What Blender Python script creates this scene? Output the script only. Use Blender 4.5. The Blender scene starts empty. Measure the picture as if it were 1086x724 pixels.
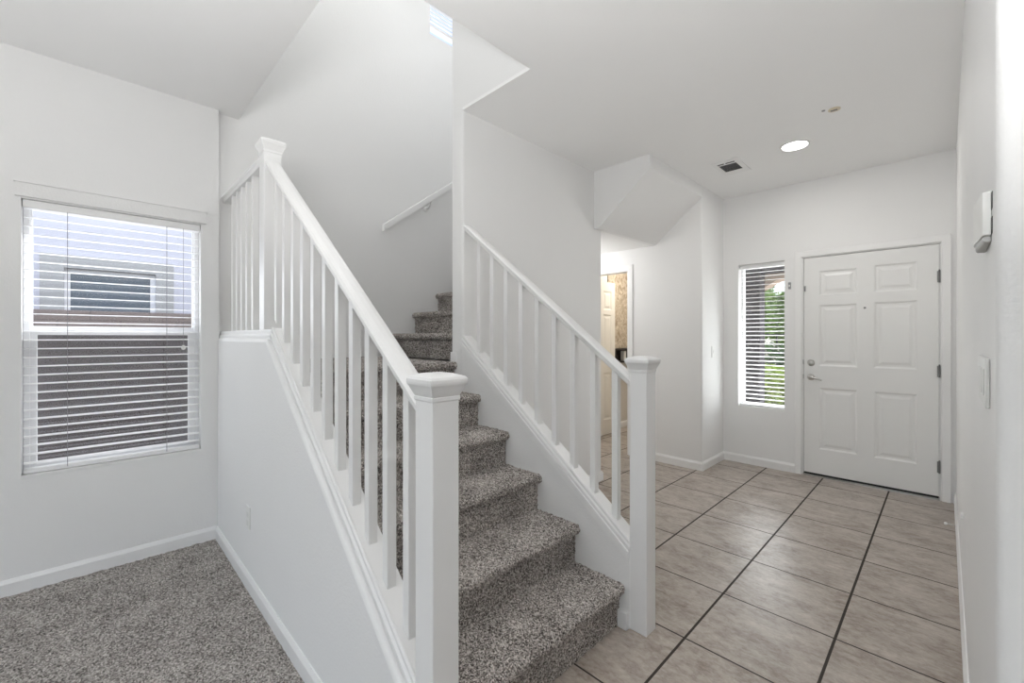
import bpy, math, random
from mathutils import Vector, Matrix, noise
random.seed(7)
C = bpy.context.scene.collection
PI = math.pi

# ------------------------------------------------------------------ camera, world, lights
H = 1.305
TH = 0.79210799
cd = bpy.data.cameras.new('camera'); cam = bpy.data.objects.new('camera', cd); C.objects.link(cam)
cam.location = (0, 0, H); cam.rotation_euler = (PI/2, 0, TH)
cd.sensor_width = 36; cd.lens = 36*453.32/1086; cd.shift_y = -4.92/1086; cd.clip_start = .01; cd.clip_end = 300
bpy.context.scene.camera = cam
sc = bpy.context.scene
sc.view_settings.view_transform = 'Standard'; sc.view_settings.look = 'None'
sc.view_settings.gamma = 1; sc.view_settings.use_curve_mapping = False
sc.view_settings.exposure = 0.24
sc.cycles.max_bounces = 10; sc.cycles.diffuse_bounces = 7; sc.cycles.transparent_max_bounces = 12
sc.cycles.sample_clamp_indirect = 4.0
sc.cycles.use_denoising = True
try:
    sc.cycles.denoiser = 'OPENIMAGEDENOISE'; sc.cycles.denoising_input_passes = 'RGB_ALBEDO_NORMAL'
except Exception: pass

w = bpy.data.worlds.new('sky'); sc.world = w; w.use_nodes = True
nt = w.node_tree; bg = nt.nodes['Background']
sky = nt.nodes.new('ShaderNodeTexSky'); sky.sky_type = 'NISHITA'; sky.sun_disc = False
sky.sun_elevation = math.radians(50); sky.sun_rotation = math.radians(70)
hs_ = nt.nodes.new('ShaderNodeHueSaturation'); hs_.inputs['Saturation'].default_value = .55
nt.links.new(sky.outputs[0], hs_.inputs['Color']); nt.links.new(hs_.outputs[0], bg.inputs[0]); bg.inputs[1].default_value = 0.38

def light(name, kind, loc, energy, rot=(0,0,0), size=None, color=(1,1,1), **kw):
    d = bpy.data.lights.new(name, kind); o = bpy.data.objects.new(name, d); C.objects.link(o)
    o.location = loc; o.rotation_euler = rot; d.energy = energy; d.color = color
    if kind == 'AREA' and size:
        d.shape = 'RECTANGLE'; d.size, d.size_y = size
    for k, v in kw.items(): setattr(d, k, v)
    return o
light('sun', 'SUN', (0, 8, 12), 6.0, rot=(math.radians(-38), math.radians(-30), 0), angle=.01)
# sky light also enters by an unseen window opening added behind the camera
# daylight entering upward past the blinds
light('daylight_left_window', 'AREA', (-3.60, .12, 1.2), 10, rot=(0, math.radians(-100), 0), size=(1.3, .75), color=(.96, .98, 1))
light('daylight_sidelight', 'AREA', (-1.31, 5.12, 1.25), 13, rot=(math.radians(-105), 0, 0), size=(.5, 1.4), color=(.98, 1, .98))
# upstairs: window daylight and an unseen point light added to fill the stairwell
light('daylight_upstairs', 'AREA', (-3.30, 2.72, 4.6), 8, rot=(0, math.radians(-80), 0), size=(.9, .9), color=(.97, .985, 1), )
light('stairwell_fill_light', 'POINT', (-2.6, 1.25, 4.7), 11, color=(1, 1, .99), shadow_soft_size=.15)
# unseen upward fill lights added behind the camera to brighten the ceiling
light('ceiling_fill_light', 'AREA', (-.2, -.40, 1.6), 58, rot=(PI-.12, 0, 0), size=(.6, .6), color=(1, 1, 1))
light('room_fill_light', 'AREA', (-1.4, -1.8, 1.2), 18, rot=(PI, 0, 0), size=(1.2, 1.2), color=(1, 1, 1))
light('hall_fill_light', 'POINT', (-2.95, 3.72, 2.08), 7.5, color=(1, 1, 1), shadow_soft_size=.09)  # unseen point light added to brighten the hall and its ceiling

# ------------------------------------------------------------------ materials
def mat(name, col, rough=.5, metal=0, bump=None, spec=None, noise_col=None, emit=None):
    m = bpy.data.materials.new(name); m.use_nodes = True
    n = m.node_tree.nodes; l = m.node_tree.links; b = n['Principled BSDF']
    b.inputs['Base Color'].default_value = (*col, 1); b.inputs['Roughness'].default_value = rough
    b.inputs['Metallic'].default_value = metal
    if spec is not None: b.inputs['Specular IOR Level'].default_value = spec
    tc = n.new('ShaderNodeTexCoord')
    if bump:
        sc_, st, det = bump
        t = n.new('ShaderNodeTexNoise'); t.inputs['Scale'].default_value = sc_; t.inputs['Detail'].default_value = det
        l.new(tc.outputs['Object'], t.inputs[0])
        bp = n.new('ShaderNodeBump'); bp.inputs['Strength'].default_value = st; bp.inputs['Distance'].default_value = .003
        l.new(t.outputs[0], bp.inputs['Height']); l.new(bp.outputs[0], b.inputs['Normal'])
    # slight colour variation so nothing is perfectly flat
    t2 = n.new('ShaderNodeTexNoise'); l.new(tc.outputs['Object'], t2.inputs[0])
    s2, amt = noise_col if noise_col else (2.0, .02)
    t2.inputs['Scale'].default_value = s2; t2.inputs['Detail'].default_value = 4
    mx = n.new('ShaderNodeMix'); mx.data_type = 'RGBA'
    mx.inputs[6].default_value = (*[max(0, c*(1-amt)) for c in col], 1); mx.inputs[7].default_value = (*[min(1, c*(1+amt)) for c in col], 1)
    l.new(t2.outputs[0], mx.inputs[0]); l.new(mx.outputs[2], b.inputs['Base Color'])
    if emit:
        b.inputs['Emission Color'].default_value = (*emit[0], 1); b.inputs['Emission Strength'].default_value = emit[1]
    return m
M = {}
M['wall'] = mat('wall_paint', (.83, .83, .825), .6, bump=(110, .32, 2))
M['ceil'] = mat('ceiling_paint', (.91, .91, .905), .8, bump=(90, .12, 3))
M['trim'] = mat('trim_paint', (.86, .86, .855), .32)
M['rail'] = mat('railing_paint', (.84, .84, .835), .34)
M['door'] = mat('door_paint', (.82, .82, .81), .35)
M['vinyl'] = mat('white_vinyl', (.86, .86, .87), .35)
M['blind'] = mat('blind_slat_white', (.86, .86, .86), .4)
M['plastic'] = mat('white_plastic', (.80, .80, .78), .35)
M['plate'] = mat('switch_plate_plastic', (.72, .72, .70), .35)
M['greyplastic'] = mat('grey_plastic', (.30, .30, .31), .5)
M['grille'] = mat('light_grey_plastic', (.50, .50, .49), .5)
M['dark'] = mat('black_rubber_and_shade', (.02, .02, .02), .6)  # rubber of the door sweep, and black for painted shade in gaps
M['metal'] = mat('satin_nickel', (.55, .54, .52), .3, 1)
M['hinge'] = mat('aged_hinge_metal', (.22, .22, .22), .4, .8)
M['cord'] = mat('grey_ladder_cord', (.20, .20, .21), .8)
M['tan'] = mat('tan_plate', (.70, .62, .48), .6)
M['bathwall'] = mat('bathroom_paint', (.74, .71, .66), .6, bump=(130, .1, 3))
M['bathdoor'] = mat('cream_door_paint', (.82, .79, .73), .4)
M['darkwood'] = mat('espresso_wood', (.025, .018, .015), .4, noise_col=(30, .4))
M['stucco'] = mat('pale_lilac_stucco', (.62, .62, .68), .9, bump=(60, .5, 5))
M['stuccotrim'] = mat('grey_stucco_trim', (.42, .42, .41), .9, bump=(60, .5, 5))
M['nglass'] = mat('dark_window_glass', (.10, .13, .16), .15)
M['porchdark'] = mat('brown_porch_stucco', (.085, .075, .08), .9, bump=(60, .5, 5))
M['tanstucco'] = mat('tan_stucco', (.62, .48, .38), .9, bump=(60, .5, 5))
M['concrete'] = mat('pale_concrete', (.62, .60, .57), .9, noise_col=(6, .1))
M['gravel'] = mat('desert_gravel', (.30, .25, .18), .95, noise_col=(60, .5))
M['asphalt'] = mat('asphalt', (.16, .16, .17), .9, noise_col=(80, .3))
M['leaf'] = mat('green_leaves', (.22, .34, .08), .6, noise_col=(3, .6))
M['leaf2'] = mat('yellow_green_leaves', (.36, .46, .10), .6, noise_col=(3, .5))
M['leafdark'] = mat('hedge_leaves', (.12, .20, .07), .6, noise_col=(3, .6))
M['bark'] = mat('tree_bark', (.12, .085, .06), .9, noise_col=(20, .4))
M['fence'] = mat('dark_metal_rail', (.05, .05, .05), .5)
M['lamp'] = mat('lamp_lens', (.95, .95, .95), .5, emit=((1, .98, .95), 9))

def blockmat():
    m = mat('grey_brown_block', (.25, .22, .215), .95); n = m.node_tree.nodes; l = m.node_tree.links; b = n['Principled BSDF']
    tc = n.new('ShaderNodeTexCoord'); mp = n.new('ShaderNodeMapping'); mp.inputs['Rotation'].default_value = (PI/2, 0, PI/2)
    br = n.new('ShaderNodeTexBrick'); br.inputs['Scale'].default_value = 1
    br.inputs['Brick Width'].default_value = .40; br.inputs['Row Height'].default_value = .2; br.inputs['Mortar Size'].default_value = .005
    br.inputs['Color1'].default_value = (.26, .215, .20, 1); br.inputs['Color2'].default_value = (.23, .19, .175, 1); br.inputs['Mortar'].default_value = (.17, .145, .135, 1)
    sep = n.new('ShaderNodeSeparateXYZ'); cmb = n.new('ShaderNodeCombineXYZ')
    l.new(tc.outputs['Object'], sep.inputs[0]); l.new(sep.outputs['Y'], cmb.inputs['X']); l.new(sep.outputs['Z'], cmb.inputs['Y'])
    l.new(cmb.outputs[0], br.inputs[0]); l.new(br.outputs[0], b.inputs['Base Color'])
    return m
M['block'] = blockmat()

def tilemat():
    m = bpy.data.materials.new('brown_ceramic_tile'); m.use_nodes = True
    n = m.node_tree.nodes; l = m.node_tree.links; b = n['Principled BSDF']
    tc = n.new('ShaderNodeTexCoord'); mp = n.new('ShaderNodeMapping')
    T = .4585
    mp.inputs['Location'].default_value = (1.2519/T, -1.3762/T, 0); mp.inputs['Scale'].default_value = (1/T, 1/T, 1)
    l.new(tc.outputs['Object'], mp.inputs[0])
    sep = n.new('ShaderNodeSeparateXYZ'); l.new(mp.outputs[0], sep.inputs[0])
    def math_(op, a, b_=None):
        x = n.new('ShaderNodeMath'); x.operation = op
        for k, v in enumerate((a, b_)):
            if v is None: continue
            if isinstance(v, (int, float)): x.inputs[k].default_value = v
            else: l.new(v, x.inputs[k])
        return x.outputs[0]
    def edge(s):
        f = math_('FRACT', s); return math_('MINIMUM', f, math_('SUBTRACT', 1.0, f))
    ex = edge(sep.outputs[0]); ey = edge(sep.outputs[1])
    gx = math_('LESS_THAN', ex, .0115); gy = math_('LESS_THAN', ey, .0085)
    g = math_('MAXIMUM', gx, gy)
    fx = math_('FLOOR', sep.outputs[0]); fy = math_('FLOOR', sep.outputs[1])
    cid = n.new('ShaderNodeCombineXYZ'); l.new(fx, cid.inputs[0]); l.new(fy, cid.inputs[1])
    wn = n.new('ShaderNodeTexWhiteNoise'); wn.noise_dimensions = '3D'; l.new(cid.outputs[0], wn.inputs[0])
    off = n.new('ShaderNodeVectorMath'); off.operation = 'MULTIPLY_ADD'
    l.new(wn.outputs['Color'], off.inputs[0]); off.inputs[1].default_value = (9, 9, 9); l.new(tc.outputs['Object'], off.inputs[2])
    st = n.new('ShaderNodeMapping'); st.inputs['Scale'].default_value = (1, 1.8, 1); l.new(off.outputs[0], st.inputs[0])
    n1 = n.new('ShaderNodeTexNoise'); n1.inputs['Scale'].default_value = 5; n1.inputs['Detail'].default_value = 12; n1.inputs['Roughness'].default_value = .72
    l.new(st.outputs[0], n1.inputs[0])
    n2 = n.new('ShaderNodeTexNoise'); n2.inputs['Scale'].default_value = 26; n2.inputs['Detail'].default_value = 8; n2.inputs['Roughness'].default_value = .75
    n2.inputs['Distortion'].default_value = .6; l.new(st.outputs[0], n2.inputs[0])
    mixv = math_('ADD', math_('MULTIPLY', n1.outputs[0], .55), math_('MULTIPLY', n2.outputs[0], .45))
    r = n.new('ShaderNodeValToRGB'); l.new(mixv, r.inputs[0])
    e = r.color_ramp.elements; e[0].position = .38; e[0].color = (.21, .165, .132, 1); e[1].position = .66; e[1].color = (.53, .475, .425, 1)
    k = e.new(.5); k.color = (.365, .318, .278, 1)
    mx = n.new('ShaderNodeMix'); mx.data_type = 'RGBA'; l.new(g, mx.inputs[0]); l.new(r.outputs[0], mx.inputs[6]); mx.inputs[7].default_value = (.03, .022, .017, 1)
    l.new(mx.outputs[2], b.inputs['Base Color'])
    ro = math_('ADD', math_('MULTIPLY', g, .5), .33); l.new(ro, b.inputs['Roughness'])
    b.inputs['Specular IOR Level'].default_value = .45
    hh = math_('ADD', math_('MULTIPLY', g, -1.0), math_('MULTIPLY', n1.outputs[0], .35))
    bp = n.new('ShaderNodeBump'); bp.inputs['Distance'].default_value = .002; bp.inputs['Strength'].default_value = .5
    l.new(hh, bp.inputs['Height']); l.new(bp.outputs[0], b.inputs['Normal'])
    return m
M['tile'] = tilemat()

def carpetmat(name, scale, cols):
    m = bpy.data.materials.new(name); m.use_nodes = True
    n = m.node_tree.nodes; l = m.node_tree.links; b = n['Principled BSDF']
    b.inputs['Roughness'].default_value = 1; b.inputs['Specular IOR Level'].default_value = .05
    tc = n.new('ShaderNodeTexCoord')
    v = n.new('ShaderNodeTexVoronoi'); v.inputs['Scale'].default_value = scale; v.inputs['Randomness'].default_value = 1; l.new(tc.outputs['Object'], v.inputs[0])
    sp = n.new('ShaderNodeSeparateColor'); l.new(v.outputs['Color'], sp.inputs[0])
    n2 = n.new('ShaderNodeTexNoise'); n2.inputs['Scale'].default_value = 7; n2.inputs['Detail'].default_value = 3; l.new(tc.outputs['Object'], n2.inputs[0])
    a = n.new('ShaderNodeMath'); a.operation = 'MULTIPLY_ADD'; l.new(n2.outputs[0], a.inputs[0]); a.inputs[1].default_value = .5; l.new(sp.outputs[0], a.inputs[2])
    s = n.new('ShaderNodeMath'); s.operation = 'SUBTRACT'; l.new(a.outputs[0], s.inputs[0]); s.inputs[1].default_value = .25
    r = n.new('ShaderNodeValToRGB'); l.new(s.outputs[0], r.inputs[0])
    e = r.color_ramp.elements; e[0].position = .0; e[0].color = (*cols[0], 1); e[1].position = 1; e[1].color = (*cols[-1], 1)
    for i, c in enumerate(cols[1:-1]):
        k = e.new((i+1)/(len(cols)-1)); k.color = (*c, 1)
    l.new(r.outputs[0], b.inputs['Base Color'])
    nz = n.new('ShaderNodeTexNoise'); nz.inputs['Scale'].default_value = scale*.9; nz.inputs['Detail'].default_value = 3; l.new(tc.outputs['Object'], nz.inputs[0])
    bp = n.new('ShaderNodeBump'); bp.inputs['Distance'].default_value = .007; bp.inputs['Strength'].default_value = .9
    l.new(nz.outputs[0], bp.inputs['Height']); l.new(bp.outputs[0], b.inputs['Normal'])
    return m
M['carpet'] = carpetmat('grey_frieze_carpet', 230, [(.045, .04, .036), (.17, .152, .14), (.335, .305, .283), (.49, .455, .427), (.74, .70, .66)])
M['carpet2'] = carpetmat('grey_floor_carpet', 200, [(.08, .073, .067), (.20, .186, .172), (.31, .289, .27), (.41, .385, .36), (.58, .55, .515)])

def mottled():
    m = mat('mottled_tan_wallpaper', (.5, .4, .3), .6); n = m.node_tree.nodes; l = m.node_tree.links; b = n['Principled BSDF']
    tc = n.new('ShaderNodeTexCoord'); t = n.new('ShaderNodeTexNoise'); t.inputs['Scale'].default_value = 14; t.inputs['Detail'].default_value = 10; t.inputs['Distortion'].default_value = 1.5
    l.new(tc.outputs['Object'], t.inputs[0]); r = n.new('ShaderNodeValToRGB'); l.new(t.outputs[0], r.inputs[0])
    e = r.color_ramp.elements; e[0].position = .35; e[0].color = (.34, .27, .19, 1); e[1].position = .66; e[1].color = (.66, .58, .47, 1)
    l.new(r.outputs[0], b.inputs['Base Color']); return m
M['mottled'] = mottled()

def glassmat(name, tint=(1, 1, 1), gl=.06):
    m = bpy.data.materials.new(name); m.use_nodes = True; n = m.node_tree.nodes; l = m.node_tree.links; n.clear()
    o = n.new('ShaderNodeOutputMaterial'); t = n.new('ShaderNodeBsdfTransparent'); t.inputs[0].default_value = (*tint, 1)
    g = n.new('ShaderNodeBsdfGlossy'); g.inputs['Roughness'].default_value = .03; mx = n.new('ShaderNodeMixShader'); mx.inputs[0].default_value = gl
    l.new(t.outputs[0], mx.inputs[1]); l.new(g.outputs[0], mx.inputs[2]); l.new(mx.outputs[0], o.inputs[0]); return m
M['glass'] = glassmat('clear_glass', (.97, .98, .99))
def screenmat():
    m = bpy.data.materials.new('insect_mesh'); m.use_nodes = True; n = m.node_tree.nodes; l = m.node_tree.links; n.clear()
    o = n.new('ShaderNodeOutputMaterial'); t = n.new('ShaderNodeBsdfTransparent'); d = n.new('ShaderNodeBsdfDiffuse'); d.inputs[0].default_value = (.10, .10, .11, 1)
    mx = n.new('ShaderNodeMixShader'); mx.inputs[0].default_value = .45
    l.new(t.outputs[0], mx.inputs[1]); l.new(d.outputs[0], mx.inputs[2]); l.new(mx.outputs[0], o.inputs[0]); return m
M['screen'] = screenmat()

# ------------------------------------------------------------------ mesh helpers (world coordinates in, origin subtracted)
class MB:
    def __init__(s): s.v = []; s.f = []
    def add(s, vs, fs):
        k = len(s.v); s.v += [tuple(v) for v in vs]; s.f += [tuple(i+k for i in f) for f in fs]; return s
    def box(s, a, b):
        x0, y0, z0 = a; x1, y1, z1 = b
        return s.add([(x0,y0,z0),(x1,y0,z0),(x1,y1,z0),(x0,y1,z0),(x0,y0,z1),(x1,y0,z1),(x1,y1,z1),(x0,y1,z1)],
                     [(0,3,2,1),(4,5,6,7),(0,1,5,4),(1,2,6,5),(2,3,7,6),(3,0,4,7)])
    def prism(s, pts, axis, a, b):
        """2D polygon extruded along axis (0 x: pts (y,z); 1 y: pts (x,z); 2 z: pts (x,y))"""
        def P(p, t): return (t, p[0], p[1]) if axis == 0 else (p[0], t, p[1]) if axis == 1 else (p[0], p[1], t)
        n = len(pts)
        return s.add([P(p, a) for p in pts]+[P(p, b) for p in pts],
                     [tuple(range(n)), tuple(range(2*n-1, n-1, -1))]+[(i, i+n, (i+1) % n+n, (i+1) % n) for i in range(n)])
    def tube(s, pts, r, seg=10, cap=True):
        pts = [Vector(p) for p in pts]; rr = r if isinstance(r, (list, tuple)) else [r]*len(pts); base = len(s.v); up = None
        for i, p in enumerate(pts):
            d = (pts[min(i+1, len(pts)-1)]-pts[max(i-1, 0)]).normalized()
            if up is None or abs(up.dot(d)) > .95: up = Vector((0, 0, 1)) if abs(d.z) < .9 else Vector((1, 0, 0))
            u = d.cross(up).normalized(); v = d.cross(u).normalized(); up = v*-1 if False else up
            for k in range(seg):
                a = 2*PI*k/seg; s.v.append(tuple(p+u*math.cos(a)*rr[i]+v*math.sin(a)*rr[i]))
        for i in range(len(pts)-1):
            for k in range(seg):
                a = base+i*seg+k; b = base+i*seg+(k+1) % seg
                s.f.append((a, b, b+seg, a+seg))
        if cap:
            s.f.append(tuple(range(base+seg-1, base-1, -1))); e = base+(len(pts)-1)*seg; s.f.append(tuple(range(e, e+seg)))
        return s
    def lathe(s, c, prof, axis='z', seg=32, flip=1):
        """prof: (radius, height) list, closed with caps; axis z, x or y from point c"""
        base = len(s.v); cx, cy, cz = c
        for r, h in prof:
            for k in range(seg):
                a = 2*PI*k/seg; p, q = r*math.cos(a), r*math.sin(a)
                s.v.append((cx+p, cy+q, cz+h) if axis == 'z' else (cx+h, cy+p, cz+q) if axis == 'x' else (cx+p, cy+h, cz+q))
        for i in range(len(prof)-1):
            for k in range(seg):
                a = base+i*seg+k; b = base+i*seg+(k+1) % seg; s.f.append((a, b, b+seg, a+seg))
        s.f.append(tuple(range(base+seg-1, base-1, -1))); e = base+(len(prof)-1)*seg; s.f.append(tuple(range(e, e+seg)))
        return s
    def rings(s, cx, cy, prof):
        """square stacked rings: (half, z)"""
        base = len(s.v)
        for h, z in prof: s.v += [(cx-h, cy-h, z), (cx+h, cy-h, z), (cx+h, cy+h, z), (cx-h, cy+h, z)]
        for i in range(len(prof)-1):
            for k in range(4):
                a = base+4*i+k; b = base+4*i+(k+1) % 4; s.f.append((a, b, b+4, a+4))
        s.f.append((base+3, base+2, base+1, base)); e = base+4*(len(prof)-1); s.f.append((e, e+1, e+2, e+3)); return s
    def ramp(s, path, prof):
        """profile (y, dz) translated along path of (x, z)"""
        base = len(s.v); n = len(prof)
        for x, z in path: s.v += [(x, y, z+dz) for y, dz in prof]
        for i in range(len(path)-1):
            for k in range(n):
                a = base+i*n+k; b = base+i*n+(k+1) % n; s.f.append((a, b, b+n, a+n))
        s.f.append(tuple(range(base, base+n))); e = base+(len(path)-1)*n; s.f.append(tuple(range(e+n-1, e-1, -1))); return s
    def slab(s, axis, c0, c1, us, vs, hole=lambda u, v: False):
        """flat slab across axis between c0 and c1 made of grid cells; hole(u,v) tests a cell centre"""
        def P(u, v, t): return (t, u, v) if axis == 0 else (u, t, v) if axis == 1 else (u, v, t)
        nu, nv = len(us)-1, len(vs)-1
        idx = {}
        def V(i, j, k):
            if (i, j, k) not in idx:
                idx[(i, j, k)] = len(s.v); s.v.append(P(us[i], vs[j], (c0, c1)[k]))
            return idx[(i, j, k)]
        fil = [[not hole((us[i]+us[i+1])/2, (vs[j]+vs[j+1])/2) for j in range(nv)] for i in range(nu)]
        F = lambda i, j: 0 <= i < nu and 0 <= j < nv and fil[i][j]
        for i in range(nu):
            for j in range(nv):
                if not fil[i][j]: continue
                for k in (0, 1): s.f.append((V(i,j,k), V(i+1,j,k), V(i+1,j+1,k), V(i,j+1,k)))
                if not F(i-1, j): s.f.append((V(i,j,0), V(i,j+1,0), V(i,j+1,1), V(i,j,1)))
                if not F(i+1, j): s.f.append((V(i+1,j,0), V(i+1,j+1,0), V(i+1,j+1,1), V(i+1,j,1)))
                if not F(i, j-1): s.f.append((V(i,j,0), V(i+1,j,0), V(i+1,j,1), V(i,j,1)))
                if not F(i, j+1): s.f.append((V(i,j+1,0), V(i+1,j+1,0), V(i+1,j+1,1), V(i,j+1,1)))
        return s
    def build(s, name, m, parent=None, origin=None, bevel=None, smooth=False, fix=True):
        me = bpy.data.meshes.new(name)
        if parent is not None: o0 = world_loc(parent); loc = (0, 0, 0)
        else: o0 = Vector(origin) if origin else Vector((0, 0, 0)); loc = o0
        me.from_pydata([(x-o0.x, y-o0.y, z-o0.z) for x, y, z in s.v], [], s.f)
        if fix:
            import bmesh
            bm = bmesh.new(); bm.from_mesh(me); bmesh.ops.recalc_face_normals(bm, faces=bm.faces); bm.to_mesh(me); bm.free()
        me.materials.append(M[m] if isinstance(m, str) else m)
        o = bpy.data.objects.new(name, me); C.objects.link(o); o.location = loc
        if parent is not None: o.parent = parent
        if bevel:
            w_, sg = bevel; b = o.modifiers.new('bevel', 'BEVEL'); b.width = w_; b.segments = sg; b.limit_method = 'ANGLE'; b.angle_limit = math.radians(25)
            b.use_clamp_overlap = True
            if sg > 1: smooth = True
        if smooth:
            for p in me.polygons: p.use_smooth = True
            if hasattr(me, 'set_sharp_from_angle'): me.set_sharp_from_angle(angle=math.radians(50 if not bevel else 80))
        return o
def world_loc(o):
    v = Vector(o.location)
    while o.parent: o = o.parent; v += Vector(o.location)
    return v
def S(o): o['kind'] = 'structure'; return o
def tag(o, label, cat, group=None, kind=None):
    o['label'] = label; o['category'] = cat
    if group: o['group'] = group
    if kind: o['kind'] = kind
    return o
def thing(name, loc, label=None, cat=None, group=None, kind=None):
    o = bpy.data.objects.new(name, None); C.objects.link(o); o.location = loc; o.empty_display_size = .05
    if label: tag(o, label, cat, group)
    if kind: o['kind'] = kind
    return o
def arc(cx, cy, r, a0, a1, n=5):
    return [(cx+r*math.cos(math.radians(a0+(a1-a0)*i/n)), cy+r*math.sin(math.radians(a0+(a1-a0)*i/n))) for i in range(n+1)]

CH = 2.775           # ceiling height
XW = -3.31           # window wall face
XF = -3.36           # stairwell far wall face
YD = 4.818           # entry wall face
XR = .06             # right wall face
XM = -2.2            # wall between stair and hall, room face
SL = .7646           # stair slope
zo = lambda off, x: off-SL*(x+1)

# ------------------------------------------------------------------ floors
S(MB().box((-3.5, .62, -.1), (3.1, 4.99, 0)).box((-3.5, 4.99, -.1), (-2.2, 6.3, 0)).build('floor', 'tile'))
def carpet_floor():
    mb = MB(); xs = []; x = -3.33
    while x < -1.2: xs.append(x); x += .011
    xs += [-1.2+.2*i for i in range(22)]
    ys = [-3.5+.3*i for i in range(10)]+[-.5+.011*i for i in range(102)]
    ys = [y for y in ys if y < .618]+[.62]
    nx, ny = len(xs), len(ys)
    for x in xs:
        for y in ys:
            k = .004 if x < -1.2 and y > -.5 else 0
            mb.v.append((x+random.uniform(-k, k), y+random.uniform(-k, k), .002+random.random()*k*1.6))
    for i in range(nx-1):
        for j in range(ny-1):
            mb.f.append((i*ny+j, (i+1)*ny+j, (i+1)*ny+j+1, i*ny+j+1))
    o = mb.build('floor', 'carpet2', fix=False)
    S(o)
carpet_floor()
S(MB().box((-3.46, -3.6, -.1), (3.1, .62, -.004)).build('floor', 'concrete'))

# ------------------------------------------------------------------ walls
WIN = (-.251, .499, .585, 2.014)
S(MB().slab(0, -3.47, XW, [-3.6, WIN[0], WIN[1], .595], [-.1, WIN[2], WIN[3], 2.80],
            lambda y, z: WIN[0] < y < WIN[1] and WIN[2] < z < WIN[3]).build('wall_left', 'wall'))
UW = (2.245, 3.20, 4.12, 5.05)
S(MB().slab(0, -3.52, XF, [.595, 1.2, UW[0], UW[1], 4.36, 6.3], [-.1, 2.8, UW[2], UW[3], 5.4],
            lambda y, z: (UW[0] < y < UW[1] and UW[2] < z < UW[3]) or (y > 4.36)).build('wall_stairwell', 'wall'))
# wall between the stairs and the hall, bullnose corners
r = .018
mid = [(-2.31, 1.72)] + arc(XM-r, 1.72+r, r, -90, 0) + arc(XM-r, 3.318-r, r, 0, 90) + [(-3.36, 3.318), (-3.36, 3.22), (-2.31, 3.22)]
S(MB().prism(mid, 2, -.05, CH+.01).build('wall_middle', 'wall', smooth=True))
S(MB().box((-2.31, 1.72, CH+.01), (-2.2, 4.3, 5.4)).box((-2.2, 1.72, CH+.02), (-1.49, 1.83, 5.4)).build('wall_upstairs_right', 'wall'))
S(MB().box((-3.36, .60, CH+.02), (-1.6, .715, 5.4)).build('wall_upstairs_left', 'wall'))
S(MB().box((-1.6, .60, CH+.02), (-1.49, 1.72, 5.4)).build('wall_upstairs_front', 'wall'))
S(MB().box((-3.36, 4.25, 2.31), (-2.2, 4.36, 5.4)).build('wall_upstairs_back', 'wall'))
# hall wall with the bathroom doorway
BD = (-3.17, -2.456, 2.05)
S(MB().slab(1, 4.24, 4.36, [-3.4, BD[0], BD[1], -1.78], [-.05, BD[2], 2.8],
            lambda x, z: BD[0] < x < BD[1] and z < BD[2]).build('wall_hall', 'wall'))
S(MB().prism([(-1.78, 4.24)]+arc(-1.665-r, 4.24+r, r, -90, 0)+[(-1.665, 4.99), (-1.78, 4.99)], 2, -.05, CH+.01).build('wall_entry', 'wall', smooth=True))
# front wall with the sidelight and the entry door
SD = (-1.518, -1.100, .590, 2.052); FD = (-.966, -.012, 2.068)
S(MB().slab(1, YD, 4.985, [-1.665, SD[0], SD[1], FD[0], FD[1], .2], [-.05, SD[2], SD[3], FD[2], CH+.01],
            lambda x, z: (SD[0] < x < SD[1] and SD[2] < z < SD[3]) or (FD[0] < x < FD[1] and z < FD[2])).build('wall_front', 'wall'))
S(MB().prism([(.18, 4.99), (XR, 4.99), (XR, 1.095)]+arc(XR+.022, 1.073+.022, .022, 180, 270)+[(3.1, 1.073), (3.1, 1.19), (.18, 1.19)], 2, -.05, CH+.01).build('wall_right', 'wall', smooth=True))
# rooms behind the camera
S(MB().slab(1, -3.6, -3.5, [-3.47, -2.8, 1.0, 3.1], [-.05, .15, 2.3, CH+.01], lambda x, z: -2.8 < x < 1.0 and .15 < z < 2.3).build('wall_back', 'wall'))
S(MB().box((3.0, -3.5, -.05), (3.1, 1.1, CH+.01)).build('wall_far_right', 'wall'))
# ceilings
S(MB().slab(2, CH, CH+.02, [-3.47, -2.2, -1.6, 3.1], [-3.6, .715, 1.72, 4.985],
            lambda x, y: y > .715 and ((x < -1.6 and y < 1.72) or (x < -2.2 and y > 1.72))).build('ceiling', 'ceil'))
S(MB().box((-3.36, 3.318, 2.268), (-2.2, 4.24, 2.30)).build('ceiling', 'ceil'))
S(MB().box((-3.52, .6, 5.2), (-1.49, 4.36, 5.3)).build('ceiling', 'ceil'))
S(MB().prism([(-2.2, CH+.01), (-1.665, CH+.01), (-1.665, 2.665), (-2.150, 2.268), (-2.2, 2.268)], 1, 3.20, 4.24).build('ceiling_bulkhead', 'wall'))
# bathroom shell
S(MB().box((-3.40, 4.36, -.05), (-3.29, 6.3, 2.5)).box((-3.29, 6.2, -.05), (-2.2, 6.3, 2.5)).box((-2.3, 4.36, -.05), (-2.2, 6.2, 2.5)).build('wall_bathroom', 'bathwall'))
S(MB().box((-3.40, 4.36, 2.44), (-2.2, 6.3, 2.5)).build('ceiling', 'ceil'))
light('bathroom_ceiling_lamp', 'AREA', (-2.75, 5.2, 2.42), 10, size=(.35, .35), color=(1, .93, .83))

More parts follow.
